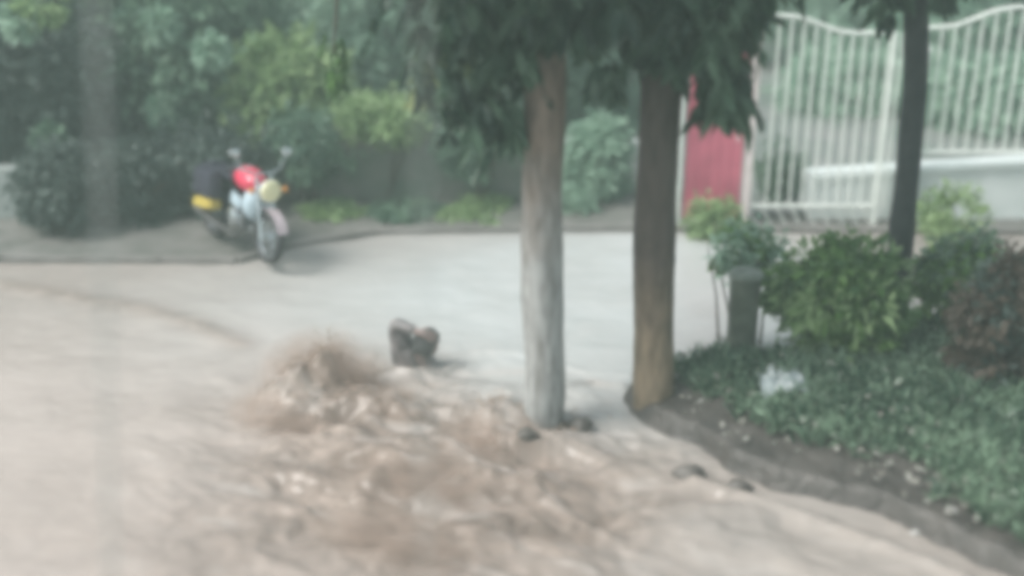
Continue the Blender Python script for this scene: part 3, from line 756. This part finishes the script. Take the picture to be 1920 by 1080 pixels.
bush('round_bush', 'large rounded bright green bush in the middle of the bank', 1572, 565, .1, .50, .52, [('leaf_bush', .7), ('leaf_light', .28)], (1575, 690), 60, 105, .18, leaf=(.06, .15), stems=14)
bush('round_bush', 'small drooping green bush between slim trunk and brown bush', 1800, 530, .0, .38, .40, [('leaf_bush', .6), ('leaf_ground', .4)], (1800, 650), 56, 55, .12)
bush('round_bush', 'brown withered bush at the right edge of the picture', 1885, 610, -.1, .36, .62, [('leaf_brown', .75), ('leaf_dark', .3)], (1890, 740), 80, 55, .13)
bush('round_bush', 'wispy pale green bush just left of the large rounded bush', 1400, 470, .3, .26, .26, [('leaf_pale', .6), ('leaf_bush', .3)], (1400, 650), 30, 40, .11)

# ground cover on the bank
def front_d(x, y):
    d = np.full(x.shape, 9.0)
    for a, b_ in zip(bank_poly[0:6], bank_poly[1:7]):
        e = b_ - a; t = np.clip(((x - a[0]) * e[0] + (y - a[1]) * e[1]) / (e @ e), 0, 1)
        d = np.minimum(d, np.hypot(x - a[0] - t * e[0], y - a[1] - t * e[1]))
    return d
def bank_samples(n, lo=.25, hi=9, front=.40, x0=1.2, x1=5.5, y0=4.6, y1=10.2):
    x = rng.uniform(x0, x1, n); y = rng.uniform(y0, y1, n)
    sd = poly_sd(x, y, bank_poly); k_ = (sd > lo + .25 * fbm(x * 2.5, y * 2.5, 91)) & (sd < hi)
    # mud apron at the front: less cover close to the front edge
    
    fd = front_d(x, y); k_ &= (fd > front + .3 * (fbm(x * 2.5, y * 2.5, 93) - .5))
    x, y = x[k_], y[k_]; return x, y, bank_h(x, y) - .02
x, y, z = bank_samples(15000, .12)
n = len(x); P = np.stack([x, y, z + rng.uniform(0, .08, n)], 1)
P = np.repeat(P, 4, axis=0) + rng.normal(size=(n * 4, 3)) * np.array([.03, .03, .02])
D = rng.normal(size=P.shape) * np.array([.8, .8, .45]) + np.array([0, -.1, .55])
o = obj('ground_cover', leaf_mesh('ground_cover', P, D, rng.uniform(.05, .13, len(P)), rng.uniform(.012, .035, len(P)), M['leaf_ground'], np.clip(np.repeat(fbm(x * 2, y * 2, 95), 4) * 1.5 - .25 + rng.normal(size=len(P)) * .2, 0, 1)))
o_gc = o
xw, yw, zw = bank_samples(2400, .08, front=.32)
nw_ = len(xw); Pw = np.repeat(np.stack([xw, yw, zw], 1), 6, axis=0) + rng.normal(size=(nw_ * 6, 3)) * np.array([.025, .025, .008])
Dw = rng.normal(size=Pw.shape) * np.array([.45, .45, .2]) + np.array([0, 0, 1.0])
mw = leaf_mesh('weeds', Pw, Dw, rng.uniform(.10, .26, len(Pw)), rng.uniform(.010, .028, len(Pw)), M['leaf_ground'], np.repeat(rng.random(nw_) ** 1.6, 6))
ow = obj('tall_weeds', mw); tag(ow, 'longer grass blades and straggling weeds rising from the bank', 'weeds', kind='stuff')
tag(o, 'low green grass and leafy weeds covering the bank', 'grass', kind='stuff')
x, y, z = bank_samples(2200, -.05, front=.10)
n = len(x); P = np.stack([x, y, z + .03 + rng.uniform(0, .07, n)], 1)
D = rng.normal(size=P.shape) * np.array([1, 1, .35])
o = obj('leaf_litter', leaf_mesh('leaf_litter', P, D, rng.uniform(.03, .08, n), rng.uniform(.02, .04, n), M['leaf_litter']))
tag(o, 'bleached fallen leaves and wet scraps scattered over the bank', 'leaf litter', kind='stuff')

# pale rag of plastic on the bank
def sheet(name, label, cat, px, py, w_, d_, m, zb=.06, amp=.05):
    c_ = on_z(px, py, .25); nx = 26; ny = 18
    u, v = np.meshgrid(np.linspace(-.5, .5, nx), np.linspace(-.5, .5, ny))
    X_ = c_.x + u * w_ + .03 * (fbm(u * 5, v * 5, 7) - .5); Y_ = c_.y + v * d_ + .05 * (fbm(u * 4 + 3, v * 4, 8) - .5)
    Z_ = bank_h(X_, Y_) + zb + amp * np.abs(2 * fbm(u * 7, v * 7, 12) - 1) - .06 * (u * u + v * v)
    me = grid_mesh(name, X_, Y_, Z_, m); o_ = obj(name, me); tag(o_, label, cat)
    md = o_.modifiers.new('thickness', 'SOLIDIFY'); md.thickness = .003
    return o_
plastic = mat('wet_white_plastic', (.44, .48, .48, 1), (.22, .27, .28, 1), rough=.25, scale=9)
sheet('plastic_bag', 'crumpled wet white plastic bag lying among the weeds on the bank', 'litter', 1462, 742, .32, .36, plastic, .085, .11)

stone_m = mat('pale_wet_stone', (.42, .41, .39, 1), (.26, .25, .24, 1), rough=.4, scale=10, bump=.4)
for (px, py, s, lab) in [(1718, 985, .032, 'pale wet stone at the muddy bank edge, left of a second one'), (1782, 985, .034, 'pale wet stone at the muddy bank edge, right of its twin'), (1290, 880, .09, 'dark muddy stone at the bank foot just below the brown trunk'), (1385, 905, .08, 'rounded muddy stone washed by water below the mud bank'), (990, 828, .075, 'dark wet stone in the water beside the pale trunk foot'), (1085, 790, .08, 'muddy stone in the water right of the pale trunk')]:
    c_ = on_z(px, py, .05); zz = max(bank_z(c_.x, c_.y), water_z(c_.x, c_.y))
    ph_ = random.random() * 9
    mb = MB(); mb.ell((0, 0, 0), (s * 1.3, s, s * .8), n=18, m=12, fn=lambda d: 1 + .12 * math.sin(3 * d.x + ph_) + .1 * math.sin(4 * d.y + 2 * d.z + ph_))
    o_ = mb.build('stone', stone_m if s < .07 else mat('muddy_stone', (.11, .10, .09, 1), (.07, .062, .055, 1), rough=.5, scale=8, bump=.4)); o_.location = (c_.x, c_.y, zz + s * .0); tag(o_, lab, 'stone', 'stones along the water edge')

# ------------------------------------------------------------------ motorcycle
mpos = on_z(444, 474, .1)
bike = empty('motorcycle', (0, 0, 0)); tag(bike, 'red motorcycle with round cream headlamp and yellow side panel parked by the road', 'motorcycle')
black = mat('black_rubber', (.022, .023, .025, 1), (.035, .035, .037, 1), rough=.7)
dark = mat('dark_blue_plastic', (.045, .045, .065, 1), (.03, .03, .042, 1), rough=.4)
chrome = mat('dull_chrome', (.62, .66, .68, 1), (.45, .48, .50, 1), rough=.25, metal=.9)
redp = mat('red_tank_paint', (.62, .045, .10, 1), (.55, .035, .08, 1), rough=.18)
yel = mat('yellow_panel_paint', (.50, .40, .09, 1), (.42, .33, .08, 1), rough=.4)
cream = mat('cream_lamp_lens', (.78, .74, .47, 1), (.70, .66, .42, 1), rough=.3)
bluew = mat('pale_blue_plastic', (.42, .52, .58, 1), (.36, .45, .50, 1), rough=.35)
def wheel(x):
    c_ = (x, 0, .29)
    t = MB(); prof = []
    ring = [(x + .245 * math.cos(a), 0, .29 + .245 * math.sin(a)) for a in np.linspace(0, 2 * math.pi, 33)[:-1]]
    t.tube(ring, .046, n=10, closed=True)
    w_ = MB(); 
    wo = empty('wheel', c_); attach(wo, bike)
    t.build('tyre', black, wo)
    rm = MB(); rm.tube([(x + .205 * math.cos(a), 0, .29 + .205 * math.sin(a)) for a in np.linspace(0, 2 * math.pi, 33)[:-1]], .014, n=8, closed=True)
    for a in np.linspace(0, math.pi * 2, 13)[:-1]:
        rm.tube([(x + .03 * math.cos(a), .012, .29 + .03 * math.sin(a)), (x + .2 * math.cos(a), 0, .29 + .2 * math.sin(a))], .005, n=5)
    rm.build('rim', chrome, wo)
    hb = MB(); hb.lathe([(.05, -.05), (.05, .05)], c_, (0, 1, 0), 16); hb.build('hub', chrome, wo)
wheel(.62); wheel(-.62)
def part(name, m, fn, smooth=True):
    mb = MB(); fn(mb); return mb.build(name, m, bike, smooth)
part('fuel_tank', redp, lambda b_: b_.ell((.17, 0, .83), (.27, .15, .135), Matrix.Rotation(R(6), 3, 'Y'), n=24, m=14))
part('tank_cap', chrome, lambda b_: b_.lathe([(.035, 0), (.035, .02), (.02, .028)], (.12, 0, .955)))
part('seat', dark, lambda b_: (b_.box((-.32, 0, .80), (.62, .25, .10), bevel=.04), b_.box((-.6, 0, .855), (.12, .22, .07), bevel=.03)))
for sy in (-1, 1):
    part('pannier', dark, lambda b_: b_.box((-.42, sy * .21, .68), (.46, .15, .32), bevel=.03))
    part('side_panel', yel, lambda b_: b_.box((-.40, sy * .22, .455), (.44, .14, .11), Matrix.Rotation(R(-6), 3, 'Y'), bevel=.02))
part('tail_box', dark, lambda b_: b_.box((-.66, 0, .77), (.30, .26, .14), bevel=.03))
part('engine', chrome, lambda b_: (b_.box((.08, 0, .40), (.36, .24, .22), bevel=.04), b_.lathe([(.085, 0), (.1, .03), (.085, .06), (.1, .09), (.085, .12), (.1, .15), (.08, .2)], (.17, 0, .46), (.35, 0, 1)), b_.lathe([(.10, 0), (.10, .03), (.07, .045)], (.04, -.12, .40), (0, -1, 0))))
part('body_cowl', bluew, lambda b_: (b_.ell((.33, 0, .60), (.13, .17, .19), n=18, m=12), b_.box((.12, -.14, .6), (.22, .025, .14), Matrix.Rotation(R(15), 3, 'Y'), bevel=.01), b_.box((.12, .14, .6), (.22, .025, .14), Matrix.Rotation(R(15), 3, 'Y'), bevel=.01)))
part('exhaust', mat('dark_steel', (.09, .09, .09, 1), rough=.55, metal=.4), lambda b_: b_.tube([(.2, -.1, .5), (.3, -.14, .3), (.15, -.16, .22), (-.2, -.17, .24), (-.75, -.18, .32)], [.02, .02, .022, .04, .045], n=12))  # exhaust in plain dark steel
part('frame', black, lambda b_: (b_.tube([(.42, 0, .85), (.25, 0, .72), (-.3, 0, .7), (-.8, 0, .78)], .022, n=8), b_.tube([(.42, 0, .82), (.3, 0, .35), (-.15, 0, .28), (-.25, 0, .66)], .02, n=8), b_.tube([(-.15, .09, .32), (-.62, .09, .29)], .018, n=8), b_.tube([(-.15, -.09, .32), (-.62, -.09, .29)], .018, n=8)))
for s in (-1, 1):
    part('fork_leg', chrome, lambda b_: b_.tube([(.44, s * .085, .92), (.52, s * .085, .62), (.62, s * .085, .29)], [.02, .022, .026], n=10))
    part('shock_absorber', chrome, lambda b_: b_.tube([(-.42, s * .12, .68), (-.58, s * .12, .32)], .026, n=10))
    part('mirror', chrome, lambda b_: (b_.tube([(.40, s * .22, 1.0), (.37, s * .30, 1.14)], .007, n=6), b_.ell((.37, s * .31, 1.17), (.02, .065, .045))))
    part('turn_signal', mat('amber_lens', (.70, .30, .06, 1), rough=.3), lambda b_: (b_.ell((.56, s * .2, .80), (.03, .035, .03))))
part('handlebar', chrome, lambda b_: b_.tube([(.28, -.36, .97), (.36, -.25, 1.0), (.43, -.1, .95), (.43, .1, .95), (.36, .25, 1.0), (.28, .36, .97)], .014, n=8))
part('grip', black, lambda b_: b_.tube([(.28, -.36, .97), (.34, -.27, .995)], .02, n=8))
part('grip', black, lambda b_: b_.tube([(.28, .36, .97), (.34, .27, .995)], .02, n=8))
hl = part('headlight', chrome, lambda b_: b_.lathe([(.03, -.14), (.09, -.1), (.125, -.02), (.13, 0), (.122, .012)], (.60, 0, .80), (1, 0, -.08), 28))
ln_ = MB(); ln_.lathe([(.121, 0), (.112, .02), (.07, .034), (.02, .04)], (.613, 0, .799), (1, 0, -.08), 28); ln_.build('lens', cream, hl)
def fender(b_, x, a0, a1, r_, w_):
    vs = []; fs = []; n = 16
    for i in range(n + 1):
        a = R(a0 + (a1 - a0) * i / n)
        for rr in (r_, r_ + .006):
            for yy in (-w_, w_): vs.append((x + rr * math.cos(a), yy, .29 + rr * math.sin(a)))
    for i in range(n):
        q = i * 4; fs += [[q, q + 1, q + 5, q + 4], [q + 2, q + 6, q + 7, q + 3], [q, q + 4, q + 6, q + 2], [q + 1, q + 3, q + 7, q + 5]]
    fs += [[0, 2, 3, 1], [n * 4, n * 4 + 1, n * 4 + 3, n * 4 + 2]]
    b_.add(vs, fs)
part('front_fender', mat('pinkish_fender', (.50, .42, .45, 1), rough=.35), lambda b_: fender(b_, .62, 20, 150, .315, .06))
part('rear_fender', dark, lambda b_: fender(b_, -.62, 30, 185, .32, .07))
part('kick_stand', chrome, lambda b_: b_.tube([(0, .1, .28), (.02, .28, .0)], .012, n=6))
part('number_plate', M['white'], lambda b_: b_.box((-.95, 0, .52), (.01, .2, .12), bevel=.003))
bike.location = (mpos.x, mpos.y + .15, .085)
bike.rotation_euler = (R(-8), 0, R(-50)); bike.scale = (.93, .93, .93)

# ------------------------------------------------------------------ person in the flood
hp = on_z(770, 688, 0.0)
Yp = hp.y
def pp(px, py, dy=0.0): return at_y(px, py, Yp + dy)
skin_m = mat('skin', (.33, .25, .23, 1), (.28, .215, .20, 1), rough=.5, scale=20)
hair_m = mat('wet_dark_hair', (.045, .047, .046, 1), (.028, .029, .029, 1), rough=.45, scale=14, bump=.3, stretch=(1, 1, .3))
shirt_m = mat('wet_grey_shirt', (.25, .23, .23, 1), (.13, .125, .125, 1), rough=.55, scale=8, bump=.5, bscale=12)
person = empty('person', (hp.x, hp.y, -.3)); tag(person, 'person with dark wet hair and grey shirt shoulder deep in the brown floodwater', 'person')
class Skel:
    def __init__(s): s.v = []; s.e = []; s.r = []
    def add(s, p, r, par=None):
        s.v.append(tuple(p)); s.r.append(r if isinstance(r, tuple) else (r, r)); i = len(s.v) - 1
        if par is not None: s.e.append((par, i))
        return i
    def build(s, name, m, parent, sub=2):
        me = bpy.data.meshes.new(name); me.from_pydata(s.v, s.e, []); o = bpy.data.objects.new(name, me); COL.objects.link(o)
        md = o.modifiers.new('Skin', 'SKIN'); md.use_smooth_shade = True
        if not me.skin_vertices: 
            bm = bmesh.new(); bm.from_mesh(me); bm.verts.layers.skin.verify(); bm.to_mesh(me); bm.free()
        for i, sv in enumerate(me.skin_vertices[0].data):
            sv.radius = s.r[i]; sv.use_root = (i == 0)
        ss = o.modifiers.new('Subdivision', 'SUBSURF'); ss.levels = sub; ss.render_levels = sub
        dg = bpy.context.evaluated_depsgraph_get(); ev = o.evaluated_get(dg); m2 = bpy.data.meshes.new_from_object(ev)
        bpy.data.objects.remove(o); m2.name = name; m2.materials.clear(); m2.materials.append(m)
        o = bpy.data.objects.new(name, m2); COL.objects.link(o)
        m2.polygons.foreach_set('use_smooth', [True] * len(m2.polygons))
        attach(o, parent); return o
# joints (world space)
pel = Vector((hp.x + .02, Yp + .28, -.52)); chest = pp(764, 668, .08)
neck = pp(786, 660, .02); headc = pp(799, 647, -.03)
shL = pp(757, 648, .05); shR = pp(806, 686, .06); elL = pp(738, 604, -.02); wrL = pp(782, 622, -.13)
sk = Skel()
i0 = sk.add(pel, (.16, .12)); i1 = sk.add((pel + chest) / 2, (.14, .11), i0); i2 = sk.add(chest, (.15, .11), i1); i3 = sk.add(neck, .055, i2); i4 = sk.add(neck.lerp(headc, .5), .055, i3)
for s in (-1, 1):
    h1 = sk.add(pel + Vector((s * .1, .0, -.08)), .09, i0); h2 = sk.add(pel + Vector((s * .13, -.2, -.36)), .075, h1); h3 = sk.add(pel + Vector((s * .13, -.02, -.7)), .05, h2); sk.add(pel + Vector((s * .13, -.16, -.76)), .035, h3)
a1 = sk.add(shL, .062, i2); a2 = sk.add(shL.lerp(elL, .5), .052, a1); a3 = sk.add(elL, .042, a2); a4 = sk.add(elL.lerp(wrL, .5), .044, a3); a5 = sk.add(wrL, .027, a4)
hd_ = (pp(806, 630, -.13) - wrL).normalized(); pc = wrL + hd_ * .05; a6 = sk.add(pc, (.034, .02), a5)
side = hd_.cross(Vector((0, -1, .3))).normalized(); inn = Vector((.25, .6, -.5)).normalized()
for k_, (o_, l1) in enumerate([(-.03, .062), (-.01, .075), (.01, .07), (.03, .055)]):
    f1 = sk.add(pc + hd_ * .045 + side * o_, .0095, a6); f2 = sk.add(pc + hd_ * (.045 + l1 * .5) + side * o_ * 1.15 + inn * .008, .0088, f1); sk.add(pc + hd_ * (.045 + l1 * .9) + side * o_ * 1.2 + inn * .03, .0075, f2)
th1 = sk.add(pc - hd_ * .015 - side * .04 + inn * .01, .011, a6); sk.add(pc + hd_ * .025 - side * .062 + inn * .025, .009, th1)
elR = shR + Vector((.16, -.1, -.2)); b1_ = sk.add(shR, .06, i2); b2_ = sk.add(elR, .042, b1_); b3_ = sk.add(elR + Vector((-.02, -.2, -.05)), .028, b2_)
hR = elR + Vector((-.02, -.28, -.05)); b4_ = sk.add(hR, (.034, .02), b3_)
for o_ in (-.03, -.01, .01, .03): 
    g1 = sk.add(hR + Vector((o_, -.05, .0)), .0095, b4_); sk.add(hR + Vector((o_ * 1.2, -.10, -.015)), .008, g1)
g1 = sk.add(hR + Vector((-.05, -.01, 0)), .01, b4_); sk.add(hR + Vector((-.065, -.045, -.005)), .009, g1)
body = sk.build('body', skin_m, person)
# head with a face, merged into the body mesh
Hrot = Matrix.Rotation(R(118), 3, 'Z') @ Matrix.Rotation(R(20), 3, 'X')   # +Y of the head local frame = behind, -Y = face
def headfn(d):
    w_ = 1.0
    if d.z < -.2: w_ *= 1 - .16 * (-.2 - d.z)
    if d.y < 0 and abs(d.x) < .22 and -.35 < d.z < .05: w_ += .13 * (1 - abs(d.x) / .22) * (1 - abs(d.z + .15) / .2) if abs(d.z + .15) < .2 else 0
    if d.y < 0 and abs(abs(d.x) - .38) < .18 and abs(d.z - .08) < .12: w_ -= .05
    return w_
hm = MB(); hm.ell(headc, (.084, .105, .126), Hrot, n=36, m=26, fn=headfn)
for s in (-1, 1):
    hm.ell(headc + Hrot @ Vector((s * .078, .012, -.01)), (.01, .02, .032), Hrot, n=12, m=8)
    hm.ell(headc + Hrot @ Vector((s * .031, -.086, .012)), (.013, .009, .008), Hrot, n=12, m=8)
hm.ell(headc + Hrot @ Vector((0, -.09, -.058)), (.024, .012, .008), Hrot, n=12, m=8)
ho = hm.build('head_shape', skin_m)
bm = bmesh.new(); bm.from_mesh(body.data); bm.from_mesh(ho.data); bm.to_mesh(body.data); bm.free(); bpy.data.objects.remove(ho)
body.data.polygons.foreach_set('use_smooth', [True] * len(body.data.polygons))
# hair
hr = MB()
def hairfn(d):
    face = max(0.0, min(1.0, (-d.y - .15) * 2.2)) * max(0.0, min(1.0, (.62 - d.z) * 2.5))
    low = max(0.0, min(1.0, (-d.z - .55) * 3))
    return 1 + .03 * math.sin(11 * d.x + 3) * math.cos(9 * d.z) - .25 * face - .3 * low
hr.ell(headc + Vector((0, 0, .006)), (.103, .122, .145), Hrot, n=36, m=26, fn=hairfn)
hr.build('hair', hair_m, person)
# shirt: torso and sleeves
ss = Skel()
j0 = ss.add(pel + Vector((0, 0, .02)), (.175, .135)); j1 = ss.add((pel + chest) / 2, (.165, .13), j0); j2 = ss.add(chest + Vector((0, 0, .0)), (.178, .135), j1); j3 = ss.add(neck - Vector((0, 0, .05)), .078, j2)
ss.add(pp(764, 634, .10), .085, j2); k1 = ss.add(shL, .115, j2); k2 = ss.add(shL.lerp(elL, .5), .09, k1); k3 = ss.add(elL, .062, k2); k4 = ss.add(elL.lerp(wrL, .5), .056, k3); ss.add(elL.lerp(wrL, .97), .042, k4)
l1_ = ss.add(shR, .080, j2); ss.add(shR.lerp(elR, .55), .066, l1_)
so = ss.build('shirt', shirt_m, person)

# ------------------------------------------------------------------ tubes added to imitate vertical streaks on the window glass
streak_m = mat('grey_streak', (.36, .38, .37, 1), (.30, .32, .31, 1), rough=.6)
for (pt, pb, Yc, r_, lab) in [((178, 0), (212, 1080), 3.3, .0075, 'thin grey tube added to imitate a blurred vertical window streak at left'), ((788, 0), (800, 1080), 3.3, .0045, 'thinner tube added to imitate a faint window streak near the picture middle')]:
    a = at_y(*pt, Yc); b_ = at_y(*pb, Yc); d = (a - b_)
    pts = [b_ - d * .9 + d * (t * 2.8 / 12) + Vector((.004 * math.sin(t * 1.1), 0, 0)) for t in range(13)]
    pts = [p for p in pts if p.z > -.3] 
    mb = MB(); mb.tube(pts, r_, n=8); o_ = mb.build('streak_tube', streak_m); tag(o_, lab, 'streak_tube', 'added window streaks')

# ------------------------------------------------------------------ sky, sun, haze
world = bpy.data.worlds.new('World'); SC.world = world; world.use_nodes = True
nt = world.node_tree; N = nt.nodes; L = nt.links
bg = N['Background']; sky = N.new('ShaderNodeTexSky'); sky.sky_type = 'NISHITA'; sky.sun_disc = False
SUN_EL, SUN_AZ = R(50), R(-112)       # azimuth measured from +Y towards +X
sky.sun_elevation = SUN_EL; sky.sun_rotation = SUN_AZ; sky.air_density = 1.0; sky.dust_density = 3.0; sky.ozone_density = 1.0
hs = N.new('ShaderNodeHueSaturation'); hs.inputs['Saturation'].default_value = .38
L.new(sky.outputs[0], hs.inputs['Color']); L.new(hs.outputs[0], bg.inputs['Color']); bg.inputs['Strength'].default_value = .085
sd = bpy.data.lights.new('sun', 'SUN'); sd.energy = 1.5; sd.angle = R(25); sd.color = (1, .97, .92)
so_ = bpy.data.objects.new('sun', sd); COL.objects.link(so_)
dirv = Vector((math.sin(SUN_AZ) * math.cos(SUN_EL), math.cos(SUN_AZ) * math.cos(SUN_EL), math.sin(SUN_EL)))
so_.rotation_euler = dirv.to_track_quat('Z', 'Y').to_euler()

hz = MB(); hz.box((0, 45, 10), (250, 240, 24)); ho = hz.build('haze', None or bpy.data.materials.new('haze_air'), smooth=False); tag(ho, kind='stuff')
hmz = ho.data.materials[0]; hmz.use_nodes = True; nt = hmz.node_tree
for n_ in list(nt.nodes):
    if n_.type != 'OUTPUT_MATERIAL': nt.nodes.remove(n_)
pv = nt.nodes.new('ShaderNodeVolumePrincipled'); pv.inputs['Color'].default_value = (.70, .90, .84, 1); pv.inputs['Density'].default_value = .0085; pv.inputs['Anisotropy'].default_value = .0
out = [n_ for n_ in nt.nodes if n_.type == 'OUTPUT_MATERIAL'][0]
nt.links.new(pv.outputs[0], out.inputs['Volume'])

# ------------------------------------------------------------------ render settings
SC.view_settings.view_transform = 'Standard'; SC.view_settings.look = 'None'; SC.view_settings.exposure = 1.5; SC.view_settings.gamma = 1
SC.render.engine = 'CYCLES'
cy = SC.cycles
cy.use_denoising = True
try: cy.denoiser = 'OPENIMAGEDENOISE'
except Exception: pass
cy.max_bounces = 5; cy.diffuse_bounces = 3; cy.glossy_bounces = 2; cy.transmission_bounces = 2; cy.volume_bounces = 1
cy.pixel_filter_type = 'BLACKMAN_HARRIS'; cy.filter_width = 7.0
